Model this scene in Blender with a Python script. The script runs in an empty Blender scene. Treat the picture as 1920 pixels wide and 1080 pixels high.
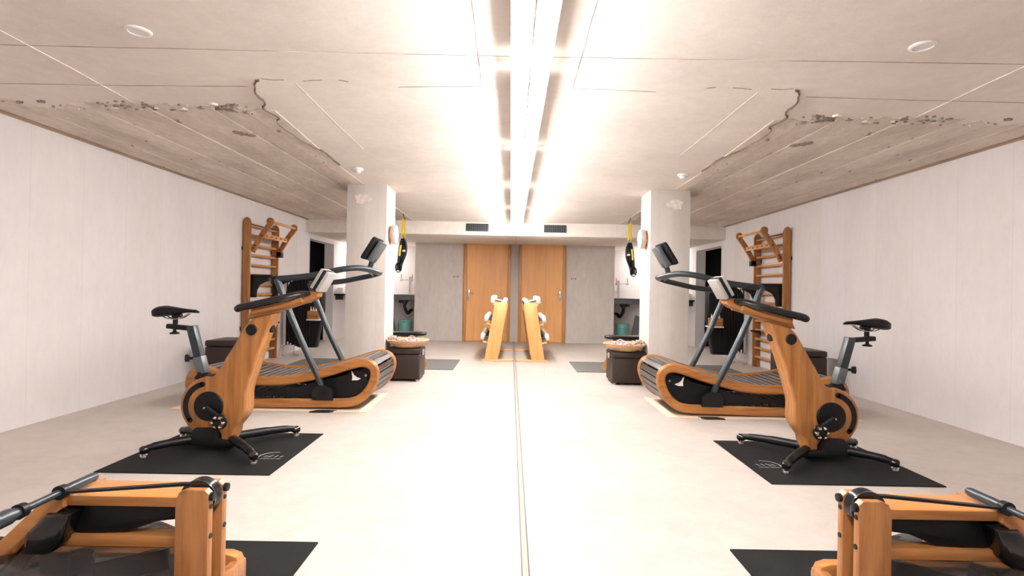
import bpy, bmesh, math, random
from mathutils import Vector, Matrix, noise
random.seed(7)
R = math.radians
scene = bpy.context.scene

# ------------------------------------------------------------ camera
CAM_F, CAM_X, CAM_H, ROLL = 1000.0, 0.078, 1.12, 0.018     # focal in px of 1920, distance from mirror, height, roll
VX, VY = 958.0, 545.0                                      # vanishing point of the room's depth axis
cam_d = bpy.data.cameras.new('camera')
cam = bpy.data.objects.new('camera', cam_d)
scene.collection.objects.link(cam)
cam_d.sensor_width = 36.0
cam_d.lens = 36.0 * CAM_F / 1920.0
cam_d.clip_start = 0.01
cam.location = (-CAM_X, 0, CAM_H)
fwd = Vector(((960 - VX) / CAM_F, 1.0, (VY - 540) / CAM_F)).normalized()
cam.rotation_mode = 'QUATERNION'
cam.rotation_quaternion = fwd.to_track_quat('-Z', 'Y') @ Matrix.Rotation(ROLL, 4, 'Z').to_quaternion()
scene.camera = cam

# ------------------------------------------------------------ world, exposure
world = bpy.data.worlds.new('world')
scene.world = world
world.use_nodes = True
world.node_tree.nodes['Background'].inputs[0].default_value = (0.9, 0.92, 1.0, 1)
world.node_tree.nodes['Background'].inputs[1].default_value = 0.05
vs = scene.view_settings
vs.view_transform = 'Standard'
vs.look = 'None'
vs.gamma = 1.0
vs.use_curve_mapping = False
vs.exposure = 1.22
LAMP = 39.0          # emission of the battens above the mirror
BACKLAMP = 40.0      # emission of the batten in the back passage
LAMPCOL = (1.0, 0.96, 0.95)
scene.cycles.max_bounces = 9
scene.cycles.adaptive_threshold = 0.05
scene.cycles.diffuse_bounces = 4
scene.cycles.glossy_bounces = 6
scene.cycles.transmission_bounces = 8
scene.cycles.use_denoising = True
scene.cycles.sample_clamp_indirect = 12.0

_c, _s = math.cos(ROLL), math.sin(ROLL)


def at(px, py, Y):
    """pixel of the photograph at depth Y -> (X, Z) in metres"""
    dx, dy = px - VX, py - VY
    r, d = dx * _c + dy * _s, -dx * _s + dy * _c
    return (r * Y / CAM_F - CAM_X, CAM_H - d * Y / CAM_F)


# ------------------------------------------------------------ materials
def new_mat(name):
    m = bpy.data.materials.new(name)
    m.use_nodes = True
    nt = m.node_tree
    return m, nt, nt.nodes['Principled BSDF']


def plain(name, col, rough=0.5, metal=0.0, spec=0.5, bump=0.0, bscale=60.0, vary=0.0, coat=0.0):
    m, nt, b = new_mat(name)
    b.inputs['Roughness'].default_value = rough
    b.inputs['Metallic'].default_value = metal
    b.inputs['Specular IOR Level'].default_value = spec
    b.inputs['Coat Weight'].default_value = coat
    n = nt.nodes.new('ShaderNodeTexNoise')
    n.inputs['Scale'].default_value = bscale
    n.inputs['Detail'].default_value = 4
    tc = nt.nodes.new('ShaderNodeTexCoord')
    nt.links.new(tc.outputs['Object'], n.inputs['Vector'])
    ramp = nt.nodes.new('ShaderNodeValToRGB')
    ramp.color_ramp.elements[0].position = 0.3
    ramp.color_ramp.elements[1].position = 0.7
    ramp.color_ramp.elements[0].color = tuple(c * (1 - vary) for c in col) + (1,)
    ramp.color_ramp.elements[1].color = tuple(min(1, c * (1 + vary)) for c in col) + (1,)
    nt.links.new(n.outputs['Fac'], ramp.inputs['Fac'])
    nt.links.new(ramp.outputs['Color'], b.inputs['Base Color'])
    if bump:
        bp = nt.nodes.new('ShaderNodeBump')
        bp.inputs['Strength'].default_value = bump
        bp.inputs['Distance'].default_value = 0.004
        nt.links.new(n.outputs['Fac'], bp.inputs['Height'])
        nt.links.new(bp.outputs['Normal'], b.inputs['Normal'])
    return m


def wood(name, light, dark, axis=0, rough=0.38, fine=38.0):
    m, nt, b = new_mat(name)
    tc = nt.nodes.new('ShaderNodeTexCoord')
    mp = nt.nodes.new('ShaderNodeMapping')
    sc = [1.0, 1.0, 1.0]
    sc[axis] = 0.09
    mp.inputs['Scale'].default_value = sc
    mp.inputs['Rotation'].default_value = (0.06, 0.05, 0.04)
    n1 = nt.nodes.new('ShaderNodeTexNoise')
    n1.inputs['Scale'].default_value = fine
    n1.inputs['Detail'].default_value = 6
    n1.inputs['Distortion'].default_value = 0.8
    n2 = nt.nodes.new('ShaderNodeTexNoise')
    n2.inputs['Scale'].default_value = fine * 0.22
    n2.inputs['Detail'].default_value = 3
    n2.inputs['Distortion'].default_value = 1.6
    add = nt.nodes.new('ShaderNodeMath')
    add.operation = 'MULTIPLY_ADD'
    add.inputs[1].default_value = 0.45
    n3 = nt.nodes.new('ShaderNodeMath')
    n3.operation = 'MULTIPLY'
    n3.inputs[1].default_value = 0.6
    ramp = nt.nodes.new('ShaderNodeValToRGB')
    ramp.color_ramp.elements[0].position = 0.36
    ramp.color_ramp.elements[1].position = 0.66
    ramp.color_ramp.elements[0].color = dark + (1,)
    ramp.color_ramp.elements[1].color = light + (1,)
    L = nt.links.new
    L(tc.outputs['Object'], mp.inputs['Vector'])
    L(mp.outputs['Vector'], n1.inputs['Vector'])
    L(mp.outputs['Vector'], n2.inputs['Vector'])
    L(n2.outputs['Fac'], n3.inputs[0])
    L(n1.outputs['Fac'], add.inputs[0])
    L(n3.outputs['Value'], add.inputs[2])
    L(add.outputs['Value'], ramp.inputs['Fac'])
    L(ramp.outputs['Color'], b.inputs['Base Color'])
    bp = nt.nodes.new('ShaderNodeBump')
    bp.inputs['Strength'].default_value = 0.12
    bp.inputs['Distance'].default_value = 0.002
    L(n1.outputs['Fac'], bp.inputs['Height'])
    L(bp.outputs['Normal'], b.inputs['Normal'])
    b.inputs['Roughness'].default_value = rough
    return m


def concrete(name, base, spread=0.10, rough=0.8, seam_axis=None, seam=0.5, seam_dark=0.82, streak=None, blotch=1.3,
             speck=0.0, spec=0.3, warm=0.0, tone=0.0):
    """mottled cast concrete; seams of the formwork every `seam` metres along seam_axis"""
    m, nt, b = new_mat(name)
    L = nt.links.new
    geo = nt.nodes.new('ShaderNodeNewGeometry')
    mp = nt.nodes.new('ShaderNodeMapping')
    if streak is not None:
        s = [1.0, 1.0, 1.0]
        s[streak] = 0.4
        mp.inputs['Scale'].default_value = s
    L(geo.outputs['Position'], mp.inputs['Vector'])
    n1 = nt.nodes.new('ShaderNodeTexNoise')
    n1.inputs['Scale'].default_value = blotch
    n1.inputs['Detail'].default_value = 9
    n1.inputs['Roughness'].default_value = 0.68
    n2 = nt.nodes.new('ShaderNodeTexNoise')
    n2.inputs['Scale'].default_value = blotch * 9
    n2.inputs['Detail'].default_value = 8
    n2.inputs['Roughness'].default_value = 0.75
    L(mp.outputs['Vector'], n1.inputs['Vector'])
    L(mp.outputs['Vector'], n2.inputs['Vector'])
    mix = nt.nodes.new('ShaderNodeMath')
    mix.operation = 'MULTIPLY_ADD'
    mix.inputs[1].default_value = 0.6
    m2 = nt.nodes.new('ShaderNodeMath')
    m2.operation = 'MULTIPLY'
    m2.inputs[1].default_value = 0.4
    L(n2.outputs['Fac'], m2.inputs[0])
    L(n1.outputs['Fac'], mix.inputs[0])
    L(m2.outputs['Value'], mix.inputs[2])
    ramp = nt.nodes.new('ShaderNodeValToRGB')
    e = ramp.color_ramp.elements
    e[0].position, e[1].position = 0.34, 0.66
    lo = tuple(c * (1 - spread * (1 + warm * k)) for k, c in enumerate(base))
    hi = tuple(min(0.96, c * (1 + spread * 0.7)) for c in base)
    e[0].color, e[1].color = lo + (1,), hi + (1,)
    L(mix.outputs['Value'], ramp.inputs['Fac'])
    col = ramp.outputs['Color']

    def mul(col, fac, dark):
        mx = nt.nodes.new('ShaderNodeMix')
        mx.data_type = 'RGBA'
        mx.blend_type = 'MULTIPLY'
        L(fac, mx.inputs['Factor'])
        L(col, mx.inputs[6])
        mx.inputs[7].default_value = (dark, dark * 0.98, dark * 0.95, 1)
        return mx.outputs[2]

    if tone:
        oi = nt.nodes.new('ShaderNodeObjectInfo')
        col = mul(col, oi.outputs['Random'], 1 - tone)
    if speck:
        vo = nt.nodes.new('ShaderNodeTexVoronoi')
        vo.inputs['Scale'].default_value = 7.0
        L(geo.outputs['Position'], vo.inputs['Vector'])
        lt = nt.nodes.new('ShaderNodeMath')
        lt.operation = 'LESS_THAN'
        lt.inputs[1].default_value = 0.085
        L(vo.outputs['Distance'], lt.inputs[0])
        col = mul(col, lt.outputs['Value'], 1 - speck)
    if seam_axis is not None:
        sx = nt.nodes.new('ShaderNodeSeparateXYZ')
        L(geo.outputs['Position'], sx.inputs[0])
        dv = nt.nodes.new('ShaderNodeMath')
        dv.operation = 'DIVIDE'
        dv.inputs[1].default_value = seam
        L(sx.outputs[seam_axis], dv.inputs[0])
        fr = nt.nodes.new('ShaderNodeMath')
        fr.operation = 'FRACT'
        L(dv.outputs['Value'], fr.inputs[0])
        lt = nt.nodes.new('ShaderNodeMath')
        lt.operation = 'LESS_THAN'
        lt.inputs[1].default_value = 0.006 / seam
        L(fr.outputs['Value'], lt.inputs[0])
        fc = nt.nodes.new('ShaderNodeMath')
        fc.operation = 'MULTIPLY'
        L(lt.outputs['Value'], fc.inputs[0])
        L(n1.outputs['Fac'], fc.inputs[1])
        col = mul(col, fc.outputs['Value'], seam_dark)
        # each cast field has a faintly different tone
        fl = nt.nodes.new('ShaderNodeMath')
        fl.operation = 'FLOOR'
        L(dv.outputs['Value'], fl.inputs[0])
        wn = nt.nodes.new('ShaderNodeTexWhiteNoise')
        wn.noise_dimensions = '1D'
        L(fl.outputs['Value'], wn.inputs['W'])
        col = mul(col, wn.outputs['Value'], 0.955)
    L(col, b.inputs['Base Color'])
    bp = nt.nodes.new('ShaderNodeBump')
    bp.inputs['Strength'].default_value = 0.25
    bp.inputs['Distance'].default_value = 0.01
    L(n2.outputs['Fac'], bp.inputs['Height'])
    L(bp.outputs['Normal'], b.inputs['Normal'])
    b.inputs['Roughness'].default_value = rough
    b.inputs['Specular IOR Level'].default_value = spec
    return m


def emitter(name, col, strength):
    m, nt, b = new_mat(name)
    b.inputs['Base Color'].default_value = (0.9, 0.9, 0.9, 1)
    b.inputs['Emission Color'].default_value = tuple(col) + (1,)
    b.inputs['Emission Strength'].default_value = strength
    return m


M = {}
M['floor'] = concrete('floor_concrete', (0.52, 0.465, 0.42), 0.17, rough=0.5, blotch=0.8, spec=0.45, warm=0.1)
M['wall'] = concrete('wall_concrete', (0.70, 0.665, 0.66), 0.08, seam_axis=1, seam=0.52, seam_dark=0.86, streak=2, blotch=1.5)
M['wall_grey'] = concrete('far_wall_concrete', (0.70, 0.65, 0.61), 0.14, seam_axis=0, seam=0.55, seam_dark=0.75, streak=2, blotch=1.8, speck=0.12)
M['pillar'] = concrete('pillar_concrete', (0.62, 0.58, 0.545), 0.10, seam_axis=0, seam=0.155, seam_dark=0.9, streak=2, blotch=2.0)
M['ceiling'] = concrete('ceiling_concrete', (0.80, 0.735, 0.675), 0.12, blotch=1.2, warm=0.1)
M['board_mark'] = concrete('board_marked_concrete', (0.72, 0.645, 0.575), 0.30, streak=1, blotch=2.6, speck=0.2, warm=0.1, tone=0.14)
M['crack'] = plain('crack_dark', (0.16, 0.12, 0.09), 0.9)
M['chip'] = plain('spalled_concrete', (0.30, 0.25, 0.21), 0.95, vary=0.5, bump=1.0, bscale=40)
M['seam'] = plain('dark_seam', (0.36, 0.31, 0.27), 0.95, vary=0.3, bscale=8)  # dark tone of the joints left by the formwork panels
M['plaster'] = plain('white_plaster', (0.72, 0.66, 0.60), 0.9, vary=0.2, bump=0.6, bscale=25)
M['white_paint'] = plain('white_paint', (0.80, 0.78, 0.76), 0.6)
M['lath'] = wood('brown_lath', (0.36, 0.22, 0.11), (0.20, 0.12, 0.06), 1)
WL, WD = (0.43, 0.185, 0.048), (0.235, 0.083, 0.019)
M['wood_x'] = wood('oiled_wood_along_x', WL, WD, 0)
M['wood_y'] = wood('oiled_wood_along_y', WL, WD, 1)
M['wood_z'] = wood('oiled_wood_along_z', WL, WD, 2)
M['wood_rower'] = wood('ash_wood_upright', (0.42, 0.185, 0.062), (0.22, 0.075, 0.020), 2, fine=60)
M['wood_rower_x'] = wood('ash_wood_along', (0.50, 0.225, 0.07), (0.36, 0.14, 0.038), 0, fine=60)
M['wood_pale'] = wood('pale_oak', (0.80, 0.47, 0.17), (0.64, 0.33, 0.10), 2)
M['wood_pale_x'] = wood('pale_oak_along', (0.80, 0.54, 0.28), (0.66, 0.40, 0.18), 0)
M['wood_rung'] = wood('rung_wood', (0.62, 0.31, 0.11), (0.46, 0.20, 0.06), 1)
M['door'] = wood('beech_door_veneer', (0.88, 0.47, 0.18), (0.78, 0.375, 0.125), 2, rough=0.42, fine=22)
M['door_frame'] = wood('beech_door_frame', (0.66, 0.32, 0.105), (0.54, 0.24, 0.07), 2, rough=0.42)
M['black'] = plain('black_plastic', (0.008, 0.008, 0.009), 0.42, spec=0.3)
M['black_gloss'] = plain('black_gloss', (0.010, 0.010, 0.011), 0.16, coat=0.3)
M['black_metal'] = plain('dark_steel', (0.035, 0.042, 0.047), 0.34, metal=0.25)
M['grey_metal'] = plain('grey_painted_steel', (0.12, 0.135, 0.14), 0.4, metal=0.3)
M['black_mat'] = plain('black_rubber', (0.010, 0.010, 0.0095), 0.75, spec=0.2, bump=0.6, bscale=260, vary=0.3)
M['grey_mat'] = plain('grey_foam', (0.13, 0.125, 0.115), 0.85, bump=0.3, bscale=150, vary=0.15)
M['slat'] = plain('rubber_slat', (0.040, 0.032, 0.029), 0.34, bump=0.3, bscale=200, vary=0.2)
M['slat_edge_glint'] = plain('slat_edge_glint', (0.24, 0.21, 0.19), 0.4, vary=0.1)  # pale colour that paints the gloss highlight on the slat edges
M['chrome'] = plain('chrome', (0.75, 0.75, 0.74), 0.16, metal=1.0)
M['steel'] = plain('brushed_steel', (0.55, 0.54, 0.52), 0.32, metal=1.0)
M['silver'] = plain('silver_panel', (0.36, 0.345, 0.325), 0.45, metal=0.1)
M['leather'] = plain('brown_leather', (0.034, 0.020, 0.016), 0.45, spec=0.35, bump=0.35, bscale=120, vary=0.2)
M['wicker'] = plain('woven_wicker', (0.62, 0.40, 0.23), 0.7, bump=1.0, bscale=90, vary=0.22)
M['cloth'] = plain('patterned_cloth', (0.42, 0.36, 0.40), 0.95, bump=0.6, bscale=34, vary=0.75)
M['cloth2'] = plain('brown_patterned_cloth', (0.34, 0.27, 0.22), 0.95, bump=0.6, bscale=44, vary=0.85)
M['teal'] = plain('teal_plastic', (0.16, 0.46, 0.43), 0.5)
M['orange'] = plain('salmon_plastic', (0.80, 0.33, 0.20), 0.5)
M['teal_pale'] = plain('pale_teal_plastic', (0.34, 0.56, 0.54), 0.4)
M['yellow'] = plain('yellow_webbing', (0.72, 0.52, 0.05), 0.8)
M['white'] = plain('white_plastic', (0.82, 0.80, 0.77), 0.45)
M['red'] = plain('red_plastic', (0.62, 0.07, 0.04), 0.45)
M['cream'] = plain('cream_board', (0.78, 0.62, 0.46), 0.7, vary=0.05)
M['rail'] = plain('beige_rail', (0.42, 0.36, 0.30), 0.55, metal=0.1)
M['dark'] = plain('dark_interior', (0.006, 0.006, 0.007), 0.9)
M['batten'] = emitter('batten_diffuser', LAMPCOL, LAMP)
M['batten_back'] = emitter('back_batten_diffuser', (1.0, 0.95, 0.92), BACKLAMP)
m, nt, b = new_mat('mirror_glass')
b.inputs['Base Color'].default_value = (0.955, 0.955, 0.955, 1)
b.inputs['Metallic'].default_value = 1.0
b.inputs['Roughness'].default_value = 0.0
M['mirror'] = m
m, nt, b = new_mat('smoked_polycarbonate')
tr = nt.nodes.new('ShaderNodeBsdfTransparent')
tr.inputs['Color'].default_value = (0.62, 0.58, 0.55, 1)
lw = nt.nodes.new('ShaderNodeLayerWeight')
lw.inputs['Blend'].default_value = 0.32
mx = nt.nodes.new('ShaderNodeMixShader')
b.inputs['Base Color'].default_value = (0.10, 0.09, 0.085, 1)
b.inputs['Roughness'].default_value = 0.06
ad = nt.nodes.new('ShaderNodeMath')
ad.operation = 'ADD'
ad.inputs[1].default_value = 0.18
nt.links.new(lw.outputs['Fresnel'], ad.inputs[0])
nt.links.new(ad.outputs['Value'], mx.inputs[0])
nt.links.new(tr.outputs[0], mx.inputs[1])
nt.links.new(b.outputs[0], mx.inputs[2])
nt.links.new(mx.outputs[0], nt.nodes['Material Output'].inputs['Surface'])
M['tank'] = m
m, nt, b = new_mat('tank_water')
b.inputs['Base Color'].default_value = (0.10, 0.095, 0.095, 1)
b.inputs['Roughness'].default_value = 0.08
M['water'] = m

# ------------------------------------------------------------ mesh helpers
ORIGIN = {}


def obj(name, bm, mat, parent=None, angle=38, stuff=False):
    me = bpy.data.meshes.new(name)
    if parent is not None:
        bmesh.ops.translate(bm, vec=-ORIGIN[parent.name], verts=bm.verts)
    bmesh.ops.recalc_face_normals(bm, faces=bm.faces)
    bm.to_mesh(me)
    bm.free()
    for p in me.polygons:
        p.use_smooth = True
    me.set_sharp_from_angle(angle=R(angle))
    me.materials.append(M[mat] if isinstance(mat, str) else mat)
    o = bpy.data.objects.new(name, me)
    scene.collection.objects.link(o)
    ORIGIN[o.name] = ORIGIN[parent.name].copy() if parent is not None else Vector((0, 0, 0))
    if parent is not None:
        o.parent = parent
    if stuff:
        o['kind'] = 'stuff'
    return o


def tag(o, label, cat, group=None):
    o['label'] = label
    o['category'] = cat
    if group:
        o['group'] = group
    return o


def thing(name, label, cat, loc=(0, 0, 0), group=None):
    o = bpy.data.objects.new(name, None)
    o.empty_display_size = 0.1
    scene.collection.objects.link(o)
    o.location = loc
    ORIGIN[o.name] = Vector(loc)
    return tag(o, label, cat, group)


def struct(name, bm, mat, parent=None, angle=38):
    o = obj(name, bm, mat, parent, angle)
    if parent is None:
        o['kind'] = 'structure'
    return o


def dup(root, loc, label, group=None):
    r = root.copy()
    scene.collection.objects.link(r)
    r.location = loc
    ORIGIN[r.name] = Vector(loc)
    r['label'] = label
    if group:
        r['group'] = group
    for ch in list(root.children):
        c = ch.copy()
        scene.collection.objects.link(c)
        c.parent = r
        for g in list(ch.children):
            d = g.copy()
            scene.collection.objects.link(d)
            d.parent = c
    return r


def bev(bm, geom, w, seg=2):
    if w > 0:
        bmesh.ops.bevel(bm, geom=geom, offset=w, segments=seg, profile=0.5, affect='EDGES', clamp_overlap=True)


def box(x0, x1, y0, y1, z0, z1, bevel=0.0, seg=2, bm=None, rot=None, about=None):
    own = bmesh.new()
    bmesh.ops.create_cube(own, size=1.0)
    for v in own.verts:
        v.co = Vector(((x0 + x1) / 2 + v.co.x * (x1 - x0), (y0 + y1) / 2 + v.co.y * (y1 - y0), (z0 + z1) / 2 + v.co.z * (z1 - z0)))
    bev(own, own.edges[:], bevel, seg)
    if rot is not None:
        c = Vector(about) if about is not None else Vector(((x0 + x1) / 2, (y0 + y1) / 2, (z0 + z1) / 2))
        bmesh.ops.rotate(own, cent=c, matrix=rot, verts=own.verts)
    return join(bm, own)


def join(bm, own):
    if bm is None:
        return own
    me = bpy.data.meshes.new('tmp')
    own.to_mesh(me)
    own.free()
    bm.from_mesh(me)
    bpy.data.meshes.remove(me)
    return bm


def obox(c, sx, sy, sz, rot, bevel=0.0, bm=None):
    return box(c[0] - sx / 2, c[0] + sx / 2, c[1] - sy / 2, c[1] + sy / 2, c[2] - sz / 2, c[2] + sz / 2, bevel, 2, bm, rot)


def ry(a):
    return Matrix.Rotation(a, 3, 'Y')


def prism_xz(pts, y0, y1, bevel=0.0, seg=2, bm=None):
    """polygon in the XZ plane extruded along Y"""
    own = bmesh.new()
    f = own.faces.new([own.verts.new((p[0], y0, p[1])) for p in pts])
    ex = bmesh.ops.extrude_face_region(own, geom=[f])
    bmesh.ops.translate(own, vec=(0, y1 - y0, 0), verts=[g for g in ex['geom'] if isinstance(g, bmesh.types.BMVert)])
    if bevel > 0:
        ed = [e for e in own.edges if abs(e.verts[0].co.y - e.verts[1].co.y) < 1e-6]
        bev(own, ed, bevel, seg)
    return join(bm, own)


def prism_xy(pts, z0, z1, bevel=0.0, bm=None):
    own = bmesh.new()
    f = own.faces.new([own.verts.new((p[0], p[1], z0)) for p in pts])
    ex = bmesh.ops.extrude_face_region(own, geom=[f])
    bmesh.ops.translate(own, vec=(0, 0, z1 - z0), verts=[g for g in ex['geom'] if isinstance(g, bmesh.types.BMVert)])
    bev(own, own.edges[:], bevel, 1) if bevel > 0 else None
    return join(bm, own)


def smooth_path(pts, n=6, closed=False):
    P = [Vector(p) for p in pts]
    out = []
    N = len(P)
    rng = range(N if closed else N - 1)
    for i in rng:
        if closed:
            a, b_, c, d = P[(i - 1) % N], P[i], P[(i + 1) % N], P[(i + 2) % N]
        else:
            a, b_, c, d = P[max(i - 1, 0)], P[i], P[i + 1], P[min(i + 2, N - 1)]
        for k in range(n):
            t = k / n
            out.append(0.5 * ((2 * b_) + (c - a) * t + (2 * a - 5 * b_ + 4 * c - d) * t * t + (3 * b_ - a - 3 * c + d) * t ** 3))
    if not closed:
        out.append(P[-1].copy())
    return out


def tube(path, r, seg=10, bm=None, closed=False, caps=True):
    """round tube along a path; r a number or a list of radii"""
    own = bmesh.new()
    P = [Vector(p) for p in path]
    N = len(P)
    rad = r if isinstance(r, (list, tuple)) else [r] * N
    rings = []
    up = None
    for i in range(N):
        a = P[i - 1] if (i > 0 or closed) else P[i]
        c = P[(i + 1) % N] if (i < N - 1 or closed) else P[i]
        t = (c - a).normalized()
        if up is None:
            up = Vector((0, 0, 1)) if abs(t.z) < 0.9 else Vector((0, 1, 0))
        s = t.cross(up).normalized()
        up = s.cross(t).normalized()
        rings.append([own.verts.new(P[i] + (s * math.cos(2 * math.pi * k / seg) + up * math.sin(2 * math.pi * k / seg)) * rad[i]) for k in range(seg)])
    for i in range(N if closed else N - 1):
        A, B = rings[i], rings[(i + 1) % N]
        for k in range(seg):
            own.faces.new((A[k], A[(k + 1) % seg], B[(k + 1) % seg], B[k]))
    if caps and not closed:
        own.faces.new(rings[0])
        own.faces.new(rings[-1])
    return join(bm, own)


def sweep_xz(path, y0, y1, th, closed=True, bevel=0.012, bm=None):
    """flat bar: thickness th (in the XZ plane) and width y0..y1 along a path of (x, z)"""
    own = bmesh.new()
    P = [Vector((p[0], p[1])) for p in path]
    N = len(P)
    b = bevel
    prof = [(-th / 2 + b, y0), (th / 2 - b, y0), (th / 2, y0 + b), (th / 2, y1 - b), (th / 2 - b, y1), (-th / 2 + b, y1), (-th / 2, y1 - b), (-th / 2, y0 + b)]
    rings = []
    for i in range(N):
        a = P[i - 1] if (i > 0 or closed) else P[i]
        c = P[(i + 1) % N] if (i < N - 1 or closed) else P[i]
        t = (c - a).normalized()
        nrm = Vector((-t.y, t.x))
        rings.append([own.verts.new((P[i].x + nrm.x * q[0], q[1], P[i].y + nrm.y * q[0])) for q in prof])
    K = len(prof)
    for i in range(N if closed else N - 1):
        A, B = rings[i], rings[(i + 1) % N]
        for k in range(K):
            own.faces.new((A[k], A[(k + 1) % K], B[(k + 1) % K], B[k]))
    if not closed:
        own.faces.new(rings[0])
        own.faces.new(rings[-1])
    return join(bm, own)


def lathe(prof, c, axis='Z', seg=28, bm=None):
    """profile of (radius, height) turned about an axis through c"""
    own = bmesh.new()
    rings = []
    for r, h in prof:
        if r < 1e-5:
            rings.append([own.verts.new((0, 0, h))])
        else:
            rings.append([own.verts.new((r * math.cos(2 * math.pi * k / seg), r * math.sin(2 * math.pi * k / seg), h)) for k in range(seg)])
    for A, B in zip(rings, rings[1:]):
        for k in range(seg):
            q = [A[k % len(A)], A[(k + 1) % len(A)], B[(k + 1) % len(B)], B[k % len(B)]]
            u = []
            for v in q:
                if v not in u:
                    u.append(v)
            if len(u) > 2:
                own.faces.new(u)
    if axis == 'Y':
        bmesh.ops.rotate(own, cent=(0, 0, 0), matrix=Matrix.Rotation(R(90), 3, 'X'), verts=own.verts)   # +h -> -Y
    elif axis == 'X':
        bmesh.ops.rotate(own, cent=(0, 0, 0), matrix=Matrix.Rotation(R(90), 3, 'Y'), verts=own.verts)   # +h -> +X
    elif not isinstance(axis, str):
        q = Vector((0, 0, 1)).rotation_difference(Vector(axis))
        bmesh.ops.rotate(own, cent=(0, 0, 0), matrix=q.to_matrix(), verts=own.verts)
    bmesh.ops.translate(own, vec=c, verts=own.verts)
    return join(bm, own)


def disc(c, r, th, axis='Z', bevel=0.15, seg=28, bm=None):
    b = th * bevel
    return lathe([(0, 0), (r - b, 0), (r, b), (r, th - b), (r - b, th), (0, th)], c, axis, seg, bm)


# ------------------------------------------------------------ room
CEIL, WX, FARY, BACKY, NEARY = 2.37, -3.84, 11.65, 12.65, -2.4
struct('floor', box(WX - 1.6, 0.25, NEARY, BACKY + 0.2, -0.2, 0), 'floor')
ceil = struct('ceiling', box(WX - 0.25, 0.25, NEARY, BACKY + 0.2, CEIL, CEIL + 0.2), 'ceiling')
# left wall in two pieces beside and above the dark opening
bm = box(WX - 0.2, WX, NEARY, 9.95, 0, CEIL)
box(WX - 0.2, WX, 9.95, 11.3, 2.03, CEIL, bm=bm)
box(WX - 0.2, WX, 11.3, BACKY, 0, CEIL, bm=bm)
bmesh.ops.remove_doubles(bm, verts=bm.verts, dist=1e-4)
wl = struct('wall_left', bm, 'wall')
struct('wall_near', box(WX - 0.2, 0.2, NEARY - 0.2, NEARY, 0, CEIL), 'wall')
struct('wall_mirror_side', box(0.012, 0.2, NEARY, BACKY, 0, CEIL), 'wall')
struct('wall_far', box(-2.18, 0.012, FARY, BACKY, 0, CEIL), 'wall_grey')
struct('wall_recess', box(WX - 0.2, -2.0, BACKY, BACKY + 0.2, 0, CEIL), 'wall')
# dark room behind the opening
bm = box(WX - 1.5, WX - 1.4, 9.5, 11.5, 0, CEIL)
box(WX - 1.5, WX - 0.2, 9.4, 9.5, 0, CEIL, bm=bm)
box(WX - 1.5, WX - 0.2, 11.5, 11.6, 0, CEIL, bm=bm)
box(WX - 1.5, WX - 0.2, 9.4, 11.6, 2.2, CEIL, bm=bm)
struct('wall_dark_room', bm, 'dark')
soff = struct('trim_1', box(WX, 0.0, 9.75, BACKY, 2.125, CEIL - 0.001, 0.006), 'ceiling')
pill = struct('wall_pillar', box(-2.07, -1.59, 6.42, 6.90, 0, CEIL, 0.006), 'pillar')
struct('trim_2', box(WX + 0.0, WX + 0.05, NEARY, 9.75, CEIL - 0.018, CEIL - 0.002, 0.003), 'lath')
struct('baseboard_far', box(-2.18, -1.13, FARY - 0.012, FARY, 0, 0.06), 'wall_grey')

# ceiling: board imprints, seams, crack, broken spots
xs = [-3.79]
while xs[-1] < -1.95:
    xs.append(xs[-1] + random.choice((0.20, 0.23, 0.26, 0.24)))
for i in range(len(xs) - 1):
    x0, x1 = xs[i] + 0.004, xs[i + 1] - 0.004
    ya = 3.72 + random.uniform(-0.05, 0.12)
    dz = random.uniform(0.003, 0.011)
    pts = [(x0, ya + random.uniform(-.04, .04)), ((x0 + x1) / 2, ya + random.uniform(-.06, .06)), (x1, ya + random.uniform(-.04, .04)),
           (min(x1, -1.86), 5.4), (min(x1, -1.88), 9.74), (x0, 9.74)]
    obj('board_imprint', prism_xy(pts, CEIL - dz, CEIL + 0.005), 'board_mark', ceil)


def ribbon(pts, w, z0=CEIL - 0.003, z1=CEIL + 0.002, jit=0.0, bm=None):
    own = bmesh.new()
    A, B = [], []
    for i, p in enumerate(pts):
        p = Vector(p)
        a = Vector(pts[max(i - 1, 0)])
        c = Vector(pts[min(i + 1, len(pts) - 1)])
        t = (c - a).normalized()
        n = Vector((-t.y, t.x)) * (w / 2 * random.uniform(0.4, 1.6) if jit else w / 2)
        j = Vector((random.uniform(-jit, jit), random.uniform(-jit, jit)))
        A.append((p + n + j))
        B.append((p - n + j))
    for i in range(len(pts) - 1):
        vs_ = [own.verts.new((q.x, q.y, z)) for z in (z0, z1) for q in (A[i], A[i + 1], B[i + 1], B[i])]
        own.faces.new(vs_[:4])
        own.faces.new(vs_[4:][::-1])
        for k in range(4):
            own.faces.new((vs_[k], vs_[4 + k], vs_[4 + (k + 1) % 4], vs_[(k + 1) % 4]))
    bmesh.ops.remove_doubles(own, verts=own.verts, dist=1e-5)
    return join(bm, own)


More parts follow.
